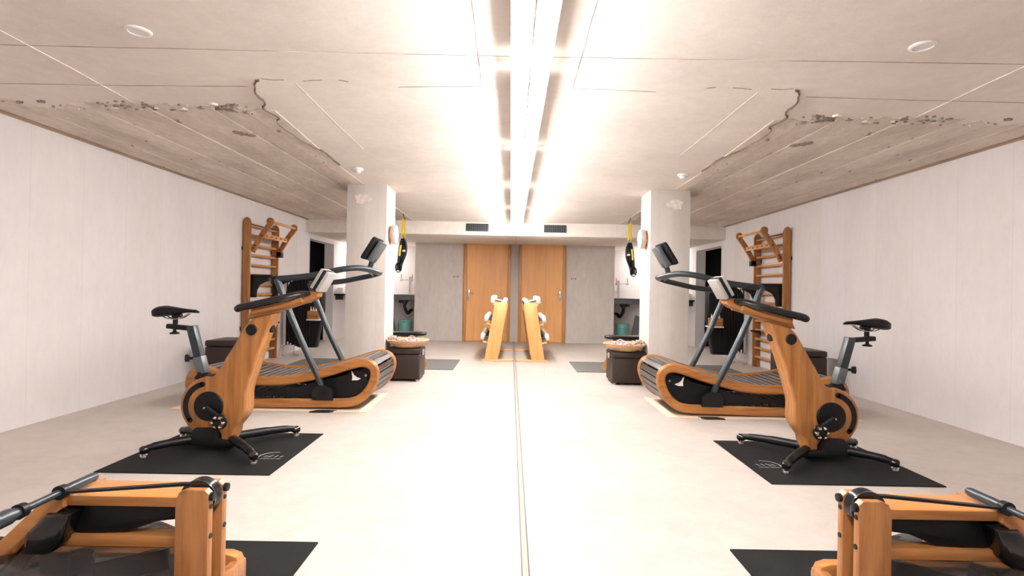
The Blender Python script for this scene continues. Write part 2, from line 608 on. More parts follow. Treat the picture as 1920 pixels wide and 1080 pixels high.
crack = [(-1.62, 3.22), (-1.67, 3.26), (-1.74, 3.43), (-1.77, 3.61), (-1.83, 3.74), (-1.81, 3.92), (-1.87, 4.05), (-1.88, 4.47), (-1.83, 4.84), (-1.82, 5.02), (-1.84, 5.4)]
cp = [(p.x, p.y) for p in smooth_path([(a, b_, 0) for a, b_ in crack], 4)]
obj('crack', ribbon(cp, 0.007, CEIL - 0.013, jit=0.006), 'crack', ceil)
for x0_, n_ in ((-1.60, 3), (-1.36, 3), (-1.14, 2)):
    obj('crack', ribbon([(x0_ + .06 * k, 3.22 + random.uniform(-.02, .02)) for k in range(n_)], 0.005, jit=0.006), 'chip', ceil)
for pts in ([(-3.8, 2.80), (-2.2, 2.82), (-0.1, 2.84)], [(-3.8, 3.37), (-2.5, 3.36), (-1.75, 3.34)],
            [(-0.27, -1.0), (-0.27, 2.3), (-0.28, 3.26)], [(-0.28, 3.27), (-0.8, 3.30)]):
    dense = []
    for (a, b_), (c, d) in zip(pts, pts[1:]):
        dense += [(a + (c - a) * k / 8, b_ + (d - b_) * k / 8) for k in range(8)]
    obj('formwork_seam', ribbon(dense + [pts[-1]], 0.004, CEIL - 0.002, jit=0.002), 'seam', ceil)
obj('formwork_seam', ribbon([(-2.62, 1.5), (-2.64, 2.6), (-2.66, 3.1), (-2.71, 3.74)], 0.008, CEIL - 0.004), 'plaster', ceil)
obj('formwork_seam', ribbon([(-1.42, 3.27), (-1.43, 4.0), (-1.43, 4.8)], 0.003, CEIL - 0.002), 'plaster', ceil)


def blob(cx, cy, rx, ry_, z0, z1, n=13):
    return prism_xy([(cx + rx * random.uniform(.55, 1.15) * math.cos(2 * math.pi * k / n), cy + ry_ * random.uniform(.55, 1.15) * math.sin(2 * math.pi * k / n)) for k in range(n)], z0, z1)


for k in range(70):
    x = random.choice((random.uniform(-3.7, -1.9), random.gauss(-2.75, .12), random.gauss(-2.08, .07)))
    y = 3.74 + random.gauss(0, .045)
    s = random.choice((.006, .008, .011, .016, .026)) * random.uniform(.7, 1.2)
    obj('spalled_spot', blob(x, y, s * 1.5, s, CEIL - random.uniform(.008, .016), CEIL + .004), random.choice(('chip', 'chip', 'plaster')), ceil)
for x, y, s in ((-2.30, 4.32, .055), (-2.24, 4.37, .045), (-2.62, 4.05, .02), (-1.95, 4.25, .02)):
    obj('spalled_spot', blob(x, y, s, s * 1.3, CEIL - .016, CEIL), 'chip', ceil)
for k in range(24):
    obj('nail_mark', blob(random.choice(xs) + random.uniform(.02, .05), random.uniform(4.0, 8.5), .008, .02, CEIL - .013, CEIL, 7), 'chip', ceil)

# round plaster patch and rust run on the pillar, patch and holes of the far wall
cx, cz = at(680, 373, 6.42)
pp = []
for k in range(16):
    a = 2 * math.pi * k / 16
    pp.append((cx + .105 * random.uniform(.8, 1.1) * math.cos(a), cz + .075 * random.uniform(.8, 1.1) * math.sin(a)))
obj('plaster_patch', prism_xz(pp, 6.408, 6.425, 0.004, 1), 'plaster', pill)

# ------------------------------------------------------------ mirror
mir = thing('wall_mirror', 'frameless mirror wall of tall panels running along the right side of the room', 'mirror', (0.006, 4, 0.0))
edges = [NEARY, -0.5, 1.2, 2.9, 4.6, 6.3, 8.0, 9.7, 11.63]
for a, b_ in zip(edges, edges[1:]):
    obj('mirror_panel', box(0.0, 0.010, a + 0.0008, b_ - 0.0008, 0.012, 2.335 if b_ < 9.8 else 2.12), 'mirror', mir)
obj('bottom_rail', box(-0.013, 0.011, NEARY, FARY, 0.0, 0.011, 0.002, 1), 'rail', mir)
obj('rail_shadow_gap', box(-0.0165, -0.0135, NEARY, FARY, 0.0, 0.012), 'black', mir)  # black strip painting the shadow gap along the front of the rail

# battens above the mirror
ordinal = ['nearest the door', 'second from the door', 'third from the door', 'fourth from the door', 'fifth from the door', 'sixth from the door', 'seventh from the door']
proto = None
L_ = 1.66
BZ = 2.205            # height of the battens, hung under the ceiling
for i in range(6):
    y1 = 9.66 - i * 1.70
    loc = (-0.047, y1 - L_ / 2, CEIL)
    lab = 'white light batten along the top of the mirror, ' + ordinal[i]
    if proto is None:
        proto = thing('light_batten', lab, 'ceiling light', loc, 'light battens along the top of the mirror')
        obj('housing', box(-0.099, -0.004, y1 - L_, y1, BZ + 0.012, BZ + 0.04, 0.004, 1), 'white', proto)
        prof = [(-0.047 + 0.041 * math.cos(a), BZ + 0.030 * math.sin(a)) for a in [math.pi * (155 + 230 * k / 18) / 180 for k in range(19)]]
        obj('diffuser', prism_xz(prof, y1 - L_ + 0.004, y1 - 0.004), 'batten', proto)
        for yy in (y1 - L_ + 0.3, y1 - 0.3):
            obj('hanger', tube([(-0.047, yy, BZ + 0.04), (-0.047, yy, CEIL)], 0.004, 8), 'white', proto)
    else:
        dup(proto, loc, lab)

# batten in the passage behind the pillar
t = thing('light_batten', 'white light batten under the soffit in the passage behind the pillar', 'ceiling light', (-3.25, 12.2, 2.125))
obj('housing', box(-3.75, -2.85, 12.15, 12.25, 2.09, 2.124, 0.003, 1), 'white', t)
obj('diffuser', box(-3.74, -2.86, 12.16, 12.24, 2.065, 2.09, 0.008), 'batten_back', t)

# round ceiling fittings
t = thing('ceiling_speaker', 'round white fitting set flush in the ceiling near the camera', 'ceiling fitting', (-1.94, 2.63, CEIL))
obj('rim', lathe([(0.060, 0.0), (0.060, -0.006), (0.054, -0.010), (0.044, -0.010), (0.044, 0.0)], (-1.94, 2.63, CEIL)), 'white', t)
obj('grille', lathe([(0.0, -0.007), (0.043, -0.006), (0.043, 0.0)], (-1.94, 2.63, CEIL)), 'white_paint', t)
x, _ = at(671, 312, 5.58)
t = thing('smoke_detector', 'small white smoke detector on the ceiling before the pillar', 'smoke detector', (x, 5.58, CEIL))
obj('base', lathe([(0.055, 0), (0.055, -0.018), (0.048, -0.022), (0, -0.022)], (x, 5.58, CEIL)), 'white', t)
obj('sensor_cap', lathe([(0.034, -0.022), (0.030, -0.042), (0.018, -0.050), (0, -0.050)], (x, 5.58, CEIL)), 'white_paint', t)

# ------------------------------------------------------------ door at the far end
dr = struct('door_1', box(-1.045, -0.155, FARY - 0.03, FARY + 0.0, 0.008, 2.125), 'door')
bm = box(-1.115, -1.05, FARY - 0.045, FARY, 0, 2.20, 0.004)
obj('door_frame', bm, 'door_frame', dr)
obj('door_frame', box(-0.15, -0.085, FARY - 0.045, FARY, 0, 2.20, 0.004), 'door_frame', dr)
obj('door_frame', box(-1.05, -0.15, FARY - 0.045, FARY, 2.13, 2.20, 0.004), 'door_frame', dr)
hx, hz = -1.0, 1.02
pl = obj('handle_plate', box(hx - 0.022, hx + 0.022, FARY - 0.040, FARY - 0.03, hz - 0.13, hz + 0.11, 0.006), 'steel', dr)
obj('lever', tube([(hx, FARY - 0.04, hz + .04), (hx, FARY - 0.085, hz + .04), (hx + 0.03, FARY - 0.09, hz + .04), (hx + 0.125, FARY - 0.09, hz + .035)], 0.009), 'steel', pl)
obj('keyhole', disc((hx, FARY - 0.04, hz - 0.06), 0.009, 0.002, 'Y', seg=12), 'black', pl)
obj('hinge', tube([(-0.150, FARY - 0.05, 1.75), (-0.150, FARY - 0.05, 1.85)], 0.009), 'steel', dr)
obj('hinge', tube([(-0.150, FARY - 0.05, 0.22), (-0.150, FARY - 0.05, 0.32)], 0.009), 'steel', dr)

# vent grille on the soffit
vx0, vz1 = at(874, 419, 9.75)
vx1, vz0 = at(916, 434, 9.75)
t = thing('vent_grille', 'dark louvred vent grille in the soffit above the door', 'vent', ((vx0 + vx1) / 2, 9.75, vz0))
obj('frame', box(vx0, vx1, 9.738, 9.749, vz0, vz1, 0.003, 1), 'black_metal', t)
nv = 12
for k in range(nv):
    xx = vx0 + 0.02 + (vx1 - vx0 - 0.04) * k / (nv - 1)
    obj('louvre', box(xx - 0.006, xx + 0.006, 9.730, 9.738, vz0 + 0.012, vz1 - 0.012), 'grey_metal', t)

# hook plate on the concrete
hx, hz = at(855, 520, FARY)
t = thing('wall_hook', 'small dark metal wall hook on the concrete beside the door', 'hook', (hx, FARY, hz))
obj('plate', box(hx - 0.06, hx + 0.06, FARY - 0.008, FARY, hz + 0.0, hz + 0.03, 0.003, 1), 'steel', t)
for s in (-1, 1):
    obj('prong', tube([(hx + s * .045, FARY - .008, hz + .01), (hx + s * .045, FARY - .04, hz), (hx + s * .045, FARY - .045, hz + .03)], 0.006, 8), 'black_metal', t)

# ------------------------------------------------------------ recess: utility sink, tap, bucket, plank
t = thing('utility_sink', 'grey steel utility sink in the recess behind the pillar', 'sink', (-2.65, 12.3, 0.0))
bm = box(-3.3, -2.19, 12.05, 12.64, 0.86, 0.98, 0.008)
obj('basin', bm, 'grey_metal', t)
obj('rim', box(-3.31, -2.185, 12.03, 12.645, 0.98, 0.995, 0.004, 1), 'steel', t)
obj('drain_trap', tube(smooth_path([(-2.52, 12.3, 0.86), (-2.52, 12.3, 0.70), (-2.45, 12.32, 0.56), (-2.40, 12.4, 0.62), (-2.4, 12.6, 0.62)], 5), 0.035, 10), 'black', t)
obj('drain_funnel', lathe([(0.09, 0.86), (0.085, 0.83), (0.03, 0.74), (0.03, 0.70)], (-2.52, 12.3, 0)), 'black_metal', t)
obj('bracket', box(-2.62, -2.58, 12.1, 12.64, 0.80, 0.86), 'black_metal', t)
t = thing('water_tap', 'steel stand pipe tap with two side valves above the sink', 'tap', (-2.45, 12.5, 0.995))
obj('stand_pipe', tube([(-2.44, 12.5, 0.995), (-2.44, 12.5, 1.40)], 0.032, 14), 'steel', t)
obj('cross_pipe', tube([(-2.38, 12.55, 1.33), (-2.66, 12.55, 1.33)], 0.013), 'steel', t)
for s in (-2.40, -2.66):
    v = obj('valve', disc((s, 12.54, 1.29), 0.028, 0.07, 'Z', seg=14), 'steel', t)
    obj('valve_lever', tube([(s, 12.53, 1.36), (s + .01, 12.5, 1.46)], 0.008, 8), 'red', v)
bx, _ = at(760, 610, 12.1)
t = thing('bucket', 'teal plastic bucket standing under the sink', 'bucket', (bx, 12.1, 0))
obj('body', lathe([(0, 0), (0.125, 0), (0.15, 0.40), (0.156, 0.41), (0.15, 0.42), (0.143, 0.41), (0.12, 0.02), (0, 0.02)], (bx, 12.1, 0)), 'teal', t)
obj('bail_handle', tube(smooth_path([(bx - .15, 12.1, .39), (bx - .13, 12.0, .36), (bx, 11.94, .33), (bx + .13, 12.0, .36), (bx + .15, 12.1, .39)], 5), 0.005, 8), 'steel', t)
px0, _ = at(742, 610, 11.9)
tag(obj('plank', box(px0 - .10, px0 + .06, 11.85, 11.89, 0, 0.62, 0.004, 1, rot=ry(R(-12)), about=(px0, 11.87, 0)), 'grey_metal'), 'dark grey board leaning beside the bucket under the sink', 'board')

# shelf in the passage
t = thing('wall_shelf', 'small black wall shelf in the passage left of the pillar', 'shelf', (WX, 11.7, 0.95))
obj('shelf_board', box(WX, WX + 0.22, 11.35, 12.3, 0.955, 0.985, 0.003, 1), 'black', t)
obj('bracket', box(WX, WX + 0.16, 11.45, 11.47, 0.86, 0.955), 'black_metal', t)
obj('bracket', box(WX, WX + 0.16, 12.15, 12.17, 0.86, 0.955), 'black_metal', t)
tag(obj('carton', box(WX + .04, WX + .16, 11.42, 11.62, 0.985, 1.12, 0.006), 'white'), 'small white carton on the black shelf in the passage', 'box')
tag(obj('cup', lathe([(0, 0), (.04, 0), (.05, .15), (.045, .15), (.036, .01), (0, .01)], (WX + .15, 11.78, 0.985)), 'red'), 'red cup on the black shelf in the passage', 'cup')

# ------------------------------------------------------------ wall bars
t = thing('wall_bars', 'wooden wall bars with pull-up arms on the white left wall', 'wall bars', (WX, 7.9, 0))
YA, YB = 7.46, 8.36
for y in (YA, YB):
    prof = [(WX + 0.012, 0.0), (WX + 0.115, 0.0), (WX + 0.115, 2.01), (WX + 0.095, 2.065), (WX + 0.06, 2.085), (WX + 0.03, 2.07), (WX + 0.012, 2.02)]
    p = obj('post', prism_xz(prof, y - 0.02, y + 0.02, 0.006), 'wood_z', t)
    for z in (0.5, 1.62):
        obj('wall_bracket', box(WX, WX + 0.012, y - .03, y + .03, z, z + .05), 'black_metal', p)
for k in range(14):
    z = 0.16 + 0.14 * k
    o = (k in (12, 13)) * 0.0
    ring = [(WX + 0.068 + o, YA + 0.02, z), (WX + 0.068 + o, YB - 0.02, z)]
    b_ = tube(ring, 0.019, 10)
    for v in b_.verts:
        v.co.x = WX + 0.068 + (v.co.x - WX - 0.068) * 1.35
    obj('rung', b_, 'wood_rung', t)
for y in (YA + 0.042, YB - 0.042):
    path = [(-3.72, 1.60), (-3.66, 1.72), (-3.57, 1.87), (-3.49, 1.98), (-3.455, 2.025)]
    a = obj('pull_up_arm', sweep_xz([(p.x, p.y) for p in smooth_path([(q[0], q[1], 0) for q in path], 4)], y - 0.018, y + 0.018, 0.075, False, 0.008), 'wood_z', t)
    obj('arm_hook', prism_xz([(-3.475 + .052 * math.cos(R(q)), 2.035 + .052 * math.sin(R(q))) for q in range(0, 360, 24)], y - 0.019, y + 0.019, 0.008), 'wood_z', a)
    for q in ((-3.70, 1.65), (-3.685, 1.69), (-3.59, 1.83)):
        obj('bolt', disc((q[0], y - 0.017, q[1]), 0.011, 0.006, 'Y', seg=10), 'black', a)
obj('pull_up_bar', tube([(-3.46, YA + .06, 2.025), (-3.46, YB - .06, 2.025)], 0.018), 'wood_rung', t)
hb = obj('cross_board', box(-3.60, -3.57, YA + .05, YB - .05, 1.80, 1.865, 0.006), 'wood_rung', t)
for k in range(5):
    obj('peg_hole', disc((-3.570, YA + .15 + .15 * k, 1.833), 0.014, 0.003, 'X', seg=10), 'black', hb)
obj('steel_rod', tube([(WX + .10, YA + .03, 1.99), (WX + .10, YB - .03, 1.99)], 0.007, 8), 'black_metal', t)
obj('clamp_block', box(-3.74, -3.66, YB - .06, YB + .03, 1.57, 1.66, 0.006), 'black', t)
for y in (YA + .08, YB - .12):
    pr = [(-3.75, 0.96), (-3.68, 0.96), (-3.67, 1.06), (-3.63, 1.14), (-3.55, 1.18), (-3.50, 1.19), (-3.50, 1.25), (-3.75, 1.25)]
    d = obj('dip_bracket', prism_xz(pr, y - 0.035, y + 0.035, 0.01), 'black', t)
    obj('dip_pad', box(-3.76, -3.44, y - .045, y + .045, 1.25, 1.285, 0.012), 'black', d)
obj('lower_clamp', box(-3.745, -3.68, YB - .22, YB - .02, 0.545, 0.575, 0.004), 'black', t)

# ------------------------------------------------------------ ottomans
def ottoman(label, x0, x1, y0, y1, h, shiny):
    t = thing('ottoman', label, 'ottoman', ((x0 + x1) / 2, (y0 + y1) / 2, 0))
    obj('body', box(x0, x1, y0, y1, 0.025, h - 0.075, 0.016, 3), 'leather', t)
    obj('lid', box(x0 - 0.004, x1 + 0.004, y0 - 0.004, y1 + 0.004, h - 0.073, h, 0.022, 3), 'leather', t)
    for a in (x0 + .035, x1 - .035):
        for b_ in (y0 + .035, y1 - .035):
            obj('foot', disc((a, b_, 0), 0.02, 0.026, seg=14), 'steel' if shiny else 'black', t)
    if shiny:
        obj('pull_tab', box(x1 + .004, x1 + .012, y0 + .17, y0 + .27, h - .10, h - .03, 0.003, 1), 'silver', t)
    return t


ottoman('dark brown leather cube ottoman beside the pillar under the wicker tray', -1.575, -1.165, 6.44, 6.86, 0.40, True)
ottoman('dark brown leather cube ottoman against the white wall behind the bike', -3.62, -3.17, 6.2, 6.65, 0.48, False)

# wicker tray with cloths
tx, ty = -1.345, 6.62
t = thing('wicker_tray', 'round flat wicker tray on top of the ottoman beside the pillar', 'tray', (tx, ty, 0.40))
obj('bowl', lathe([(0, 0), (.13, 0), (.19, .025), (.262, .085), (.268, .092), (.258, .096), (.18, .042), (.12, .014), (0, .012)], (tx, ty, 0.401), seg=40), 'wicker', t)
for k in range(5):
    r_ = .15 + .025 * k
    z_ = 0.402 + [.006, .016, .033, .052, .072][k]
    obj('weave_ring', tube([(tx + r_ * math.cos(R(a)), ty + r_ * math.sin(R(a)), z_) for a in range(0, 360, 12)], 0.006, 6, closed=True), 'wicker', t)
for s in (-1, 1):
    hp = [(tx + .2 * s * 0 + .05 * a, ty + s * .255 * 1.0, 0.40 + .085 + .03 * (1 - a * a)) for a in (-1, -.6, 0, .6, 1)]
    obj('tray_handle', tube(smooth_path(hp, 4), 0.008, 8), 'wicker', t)


def cloth(label, c, r, sq, mat, seed, lo, hi):
    bm = bmesh.new()
    bmesh.ops.create_icosphere(bm, subdivisions=4, radius=1.0)
    for v in bm.verts:
        d = v.co.normalized()
        n = noise.fractal(d * 2.6 + Vector((seed, 0, 0)), 0.8, 2.2, 4)
        rr = 1 + 0.42 * n
        v.co = Vector((d.x * r * rr * sq, d.y * r * rr, max(-0.2, d.z) * r * 0.62 * rr))
        v.co += Vector(c)
        v.co.x = max(lo, min(hi, v.co.x))
        rho = math.hypot(v.co.x - tx, v.co.y - ty)
        v.co.z = max(v.co.z, 0.405 + (.014 if rho < .12 else .014 + (rho - .12) * .47 if rho < .18 else .042 + (rho - .18) * .70))
    return tag(obj('crumpled_cloth', bm, mat, angle=180), label, 'cloth')


cloth('brown and white patterned cloth crumpled at the left of the wicker tray', (tx - .155, ty - .03, 0.475), 0.085, 1.0, 'cloth2', 3, tx - .25, tx - .0655)
cloth('violet grey and white cloth crumpled in the middle of the wicker tray', (tx + .04, ty - .02, 0.465), 0.085, 1.3, 'cloth', 11, tx - .064, tx + .2)

# ------------------------------------------------------------ bench behind the ottoman, far mats
tag(obj('exercise_mat', box(-1.50, -0.865, 7.43, 8.49, 0, 0.010, 0.003, 1), 'grey_mat'), 'grey exercise mat on the floor behind the ottoman and the bench', 'mat')
tag(obj('exercise_mat', box(-3.25, -2.62, 7.0, 8.35, 0, 0.010, 0.003, 1), 'grey_mat'), 'grey exercise mat before the wall bars, behind the slatted treadmill', 'mat')
t = thing('weight_bench', 'low wooden training bench with black padded top behind the ottoman', 'bench', (-1.95, 7.7, 0.0))
pad = [(-2.3, 7.55)] + [(-1.41 + .13 * math.cos(R(a)), 7.68 + .13 * math.sin(R(a))) for a in range(-90, 91, 15)] + [(-2.3, 7.81)]
obj('pad', prism_xy(pad, 0.455, 0.50, 0.012), 'black', t)
obj('rail', box(-2.28, -1.42, 7.60, 7.76, 0.41, 0.455, 0.006), 'wood_x', t)
for x in (-2.2, -1.5):
    obj('leg', prism_xz([(x - .05, .012), (x + .22, .012), (x + .22, .06), (x + .03, .41), (x - .05, .41)] if x > -2 else [(x - .1, 0), (x + .05, 0), (x + .05, .41), (x - .02, .41)], 7.56, 7.80, 0.008), 'wood_x', t)

# ------------------------------------------------------------ disc clock on the pillar, suspension straps
cz = at(735, 440, 6.62)[1]
t = thing('wall_disc', 'round salmon and pale teal disc mounted on the bright side of the pillar', 'wall clock', (-1.59, 6.62, cz))
obj('mount', disc((-1.59, 6.62, cz), 0.06, 0.03, 'X'), 'white', t)
obj('rear_ring', disc((-1.562, 6.62, cz), 0.118, 0.028, 'X', seg=36), 'orange', t)
obj('face', disc((-1.534, 6.62, cz), 0.118, 0.026, 'X', seg=36), 'teal_pale', t)
obj('white_band', box(-1.540, -1.505, 6.505, 6.735, cz - .012, cz + .02), 'white', t)

sx, sy = -1.88, 8.85
t = thing('suspension_trainer', 'yellow and black suspension strap trainer hanging from a ceiling hook', 'suspension trainer', (sx, sy, CEIL))
obj('ceiling_hook', tube(smooth_path([(sx, sy, CEIL), (sx, sy, CEIL - .05), (sx + .025, sy, CEIL - .08), (sx, sy, CEIL - .105), (sx - .025, sy, CEIL - .085)], 5), 0.007, 8), 'black_metal', t)
for dx in (-.025, .022):
    obj('yellow_strap', prism_xz([(sx + dx * .4 - .016, CEIL - .09), (sx + dx * .4 + .016, CEIL - .09), (sx + dx + .016, 1.98), (sx + dx - .016, 1.98)], sy - .004 + dx * .3, sy + .004 + dx * .3), 'yellow', t)
obj('carabiner', tube([(sx + .022 * math.cos(R(a)), sy, 1.965 + .04 * math.sin(R(a))) for a in range(0, 360, 30)], 0.006, 6, closed=True), 'steel', t)
for k, (pts, w) in enumerate((([(0, 1.95), (.05, 1.85), (.045, 1.7), (-.01, 1.55), (-.04, 1.44)], .022), ([(-.01, 1.95), (-.05, 1.8), (-.065, 1.62), (-.075, 1.45), (-.05, 1.40)], .024), ([(0.01, 1.94), (0.0, 1.8), (-.02, 1.66), (-.04, 1.5), (-.05, 1.42)], .03))):
    obj('black_strap', tube(smooth_path([(sx + a, sy + .02 * (k - 1), z) for a, z in pts], 5), w, 8), 'black', t)
obj('yellow_strap', tube(smooth_path([(sx - .03, sy - .04, 1.84), (sx - .045, sy - .045, 1.74), (sx - .05, sy - .04, 1.66)], 4), 0.018, 8), 'yellow', t)
obj('strap_handle', tube([(sx - .06 + .045 * math.cos(R(a)), sy - .05, 1.47 + .075 * math.sin(R(a))) for a in range(0, 360, 24)], 0.013, 8, closed=True), 'black', t)
obj('handle_grip', tube([(sx - .085, sy - .05, 1.41), (sx - .04, sy - .05, 1.405)], 0.017, 10), 'white', t)
obj('strap_buckle', box(sx - .0, sx + .05, sy - .06, sy - .045, 1.73, 1.76, .004), 'white', t)

# ------------------------------------------------------------ dumbbell rack
t = thing('dumbbell_rack', 'slanted wooden dumbbell rack beside the mirror before the door', 'dumbbell rack', (-0.3, 9.2, 0))
RA, RB = 8.48, 9.92
for y in (RA, RB):
    obj('side_panel', prism_xz([(-0.478, .026), (-0.265, .026), (-0.125, .88), (-0.145, .93), (-0.20, .945), (-0.31, .92), (-0.335, .89)], y - .02, y + .02, 0.006), 'wood_pale', t)
    obj('base_bar', box(-0.525, -0.02, y - .05, y + .05, 0, 0.026, 0.005), 'wood_pale_x', t)
tiers = [(-0.40, .30), (-0.345, .59), (-0.25, .895)]
for x, z in tiers:
    obj('tray', box(x - .115, x + .10, RA + .02, RB - .02, z - .035, z - .015, 0.004, 1, rot=ry(R(12))), 'wood_pale_x', t)
obj('back_board', prism_xz([(-0.255, .10), (-0.245, .10), (-0.135, .80), (-0.145, .80)], RA + .02, RB - .02), 'wood_pale', t)
tier_name = ['bottom', 'middle', 'top']
dproto = None
for i, (x, z) in enumerate(tiers):
    for k in range(5):
        loc = (x - .02, RA + .14 + .285 * k, z + .058)
        lab = 'white dumbbell on the %s tier of the wooden rack, %s the camera' % (tier_name[i], ('nearest', 'second from', 'third from', 'fourth from', 'farthest from')[k])
        if dproto is None:
            dproto = thing('dumbbell', lab, 'dumbbell', loc, 'white dumbbells on the wooden rack')
            c = Vector(loc)
            ax = Vector((math.cos(R(12)), 0, -math.sin(R(12))))
            obj('bar', lathe([(0, -.13), (.015, -.13), (.015, .13), (0, .13)], c, ax, 12), 'black_metal', dproto)
            for s in (-.135, .065):
                h = obj('weight_head', disc(c + ax * s, .060, .07, ax, 0.2, 20), 'white', dproto)
                obj('end_cap', disc(c + ax * (s - .003 if s < 0 else s + .066), .024, .008, ax, 0.2, 14), 'black', h)
        else:
            dup(dproto, loc, lab, 'white dumbbells on the wooden rack')

# ------------------------------------------------------------ black ribbed lounger by the wall
t = thing('folding_lounger', 'black ribbed folding lounger propped upright against the white wall', 'lounger', (-3.55, 8.72, 0))
LY = 8.72
prof = [at(537, 640, LY), at(560, 652, LY), at(592, 652, LY), at(605, 584, LY), at(606, 540, LY), at(600, 522, LY), at(582, 517, LY), at(556, 520, LY), at(541, 532, LY), at(534, 552, LY), at(537, 582, LY)]
prof = [(max(p[0], WX + .02), p[1]) for p in prof]
obj('body', prism_xz(prof, LY, LY + 0.16, 0.03, 3), 'black', t)
for k in range(9):
    x = -3.72 + .048 * k
    obj('rib', tube([(x - .01, LY - .002, 0.17), (x - .012, LY - .004, 0.7), (x - .008, LY - .002, 1.22)], 0.012, 6), 'black', t)
for dx, dy in ((0, 0), (.16, .1)):
    lx = -3.72 + dx
    obj('leg', tube(smooth_path([(lx - .06, LY - .05 + dy, .008), (lx - .06, LY - .06 + dy, .14), (lx, LY - .05 + dy, .17), (lx + .1, LY + .02 + dy, .17)], 4), 0.010, 8), 'chrome', t)
    obj('leg', tube([(lx - .06, LY - .05 + dy, .010), (lx + .06, LY - .15 + dy, .010)], 0.010, 8), 'chrome', t)
tx_, tz_ = at(580, 598, 8.56)
tx1, _ = at(601, 598, 8.56)
obj('support_ledge', box(tx_ - .01, tx1 + .01, 8.46, LY + .02, tz_ - .02, tz_ + .0, 0.004, 1), 'white', t)
tz_ += .0015
t = thing('bottle_crate', 'small wooden crate of white bottles before the black lounger', 'crate', ((tx_ + tx1) / 2, 8.56, tz_))
obj('crate_side', box(tx_, tx1, 8.48, 8.50, tz_, tz_ + .13, 0.003, 1), 'wood_x', t)
obj('crate_side', box(tx_, tx1, 8.62, 8.64, tz_, tz_ + .13, 0.003, 1), 'wood_x', t)
obj('crate_end', box(tx_, tx_ + .01, 8.50, 8.62, tz_, tz_ + .13), 'wood_x', t)
obj('crate_end', box(tx1 - .01, tx1, 8.50, 8.62, tz_, tz_ + .13), 'wood_x', t)
obj('crate_base', box(tx_ + .01, tx1 - .01, 8.50, 8.62, tz_, tz_ + .01), 'wood_x', t)
bp = None
for k in range(4):
    loc = (tx_ + .03 + .04 * k, 8.56, tz_ + .011)
    lab = ('leftmost', 'second', 'third', 'rightmost')[k] + ' white bottle in the small wooden crate'
    if bp is None:
        bp = thing('bottle', lab, 'bottle', loc, 'white bottles in the wooden crate')
        obj('body', lathe([(0, 0), (.016, 0), (.016, .13), (.007, .155), (.007, .165), (0, .165)], loc, seg=12), 'white', bp)
        obj('cap', disc(Vector(loc) + Vector((0, 0, .165)), .009, .02, seg=10), 'orange', bp)
    else:
        dup(bp, loc, lab, 'white bottles in the wooden crate')

# ------------------------------------------------------------ treadmill
TY0, TY1 = 4.85, 5.62
tag(obj('floor_board', box(-3.12, -1.36, 4.80, 5.68, 0, 0.008, 0.002, 1), 'cream'), 'thin cream board lying under the wooden treadmill', 'board')
tag(obj('cable_plate', prism_xy([(-1.86, 4.76), (-1.68, 4.76), (-1.63, 4.835), (-1.81, 4.835)], 0, 0.012, 0.003), 'black'), 'small black plate on the floor at the side of the treadmill', 'plate')
t = thing('treadmill', 'curved wooden slatted treadmill with dark steel handrails', 'treadmill', (-2.15, 5.23, 0.009))
cpx = [(385, 696), (420, 706), (460, 713), (500, 716), (540, 714), (580, 707), (620, 697), (655, 686), (680, 681), (697, 688), (702, 705), (694, 728), (678, 746), (655, 756), (600, 757), (530, 757), (460, 757), (400, 756), (372, 750), (357, 733), (356, 712), (366, 699)]
loop = [at(x, y, TY0) for x, y in cpx]
zmin = min(p[1] for p in loop)
loop = [(p[0], p[1] - zmin + 0.052) for p in loop]
fine = [(p.x, p.y) for p in smooth_path([(a, b_, 0) for a, b_ in loop], 5, True)]
obj('side_frame', sweep_xz(fine, TY0, TY0 + 0.062, 0.080, True, 0.014), 'wood_x', t)
obj('side_frame', sweep_xz(fine, TY1 - 0.062, TY1, 0.080, True, 0.014), 'wood_x', t)
# slat belt
zb = min(p[1] for p in loop)
belt = []
cx_ = sum(p[0] for p in loop) / len(loop)
for a, b_ in fine:
    if b_ < 0.13 and -2.85 < a < -1.55:
        u = (a + 2.85) / 1.3
        b_ = b_ + 0.085 + 0.02 * math.sin(u * 9) if 0.08 < u < .92 else b_ + 0.085 * min(u, 1 - u) / .08
    belt.append(Vector((a, b_)))
# shift outwards a little on the top and the ends
N = len(belt)
off = []
for i in range(N):
    tt = (belt[(i + 1) % N] - belt[i - 1]).normalized()
    off.append(belt[i] + Vector((-tt.y, tt.x)) * 0.020)
lens = [0]
for i in range(N):
    lens.append(lens[-1] + (off[(i + 1) % N] - off[i]).length)
tot = lens[-1]
ns = int(tot / 0.064)
slat_me = None
for k in range(ns):
    s = tot * k / ns
    i = max(j for j in range(N) if lens[j] <= s)
    f = (s - lens[i]) / max(1e-6, lens[i + 1] - lens[i])
    p = off[i].lerp(off[(i + 1) % N], f)
    tt = (off[(i + 1) % N] - off[i]).normalized()
    ang = -math.atan2(tt.y, tt.x)
    if slat_me is None:
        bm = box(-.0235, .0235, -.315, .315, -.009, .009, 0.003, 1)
        box(.0225, .0258, -.315, .315, -.007, .0105, bm=bm)  # added strip along one edge, carries the painted highlight
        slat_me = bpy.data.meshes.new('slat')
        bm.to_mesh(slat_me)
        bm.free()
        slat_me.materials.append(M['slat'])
        slat_me.materials.append(M['slat_edge_glint'])
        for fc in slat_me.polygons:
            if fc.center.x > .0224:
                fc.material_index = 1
    o = bpy.data.objects.new('slat', slat_me)
    scene.collection.objects.link(o)
    o.parent = t
    o.location = Vector((p.x, (TY0 + TY1) / 2, p.y)) - ORIGIN[t.name]
    o.rotation_euler = (0, ang, 0)
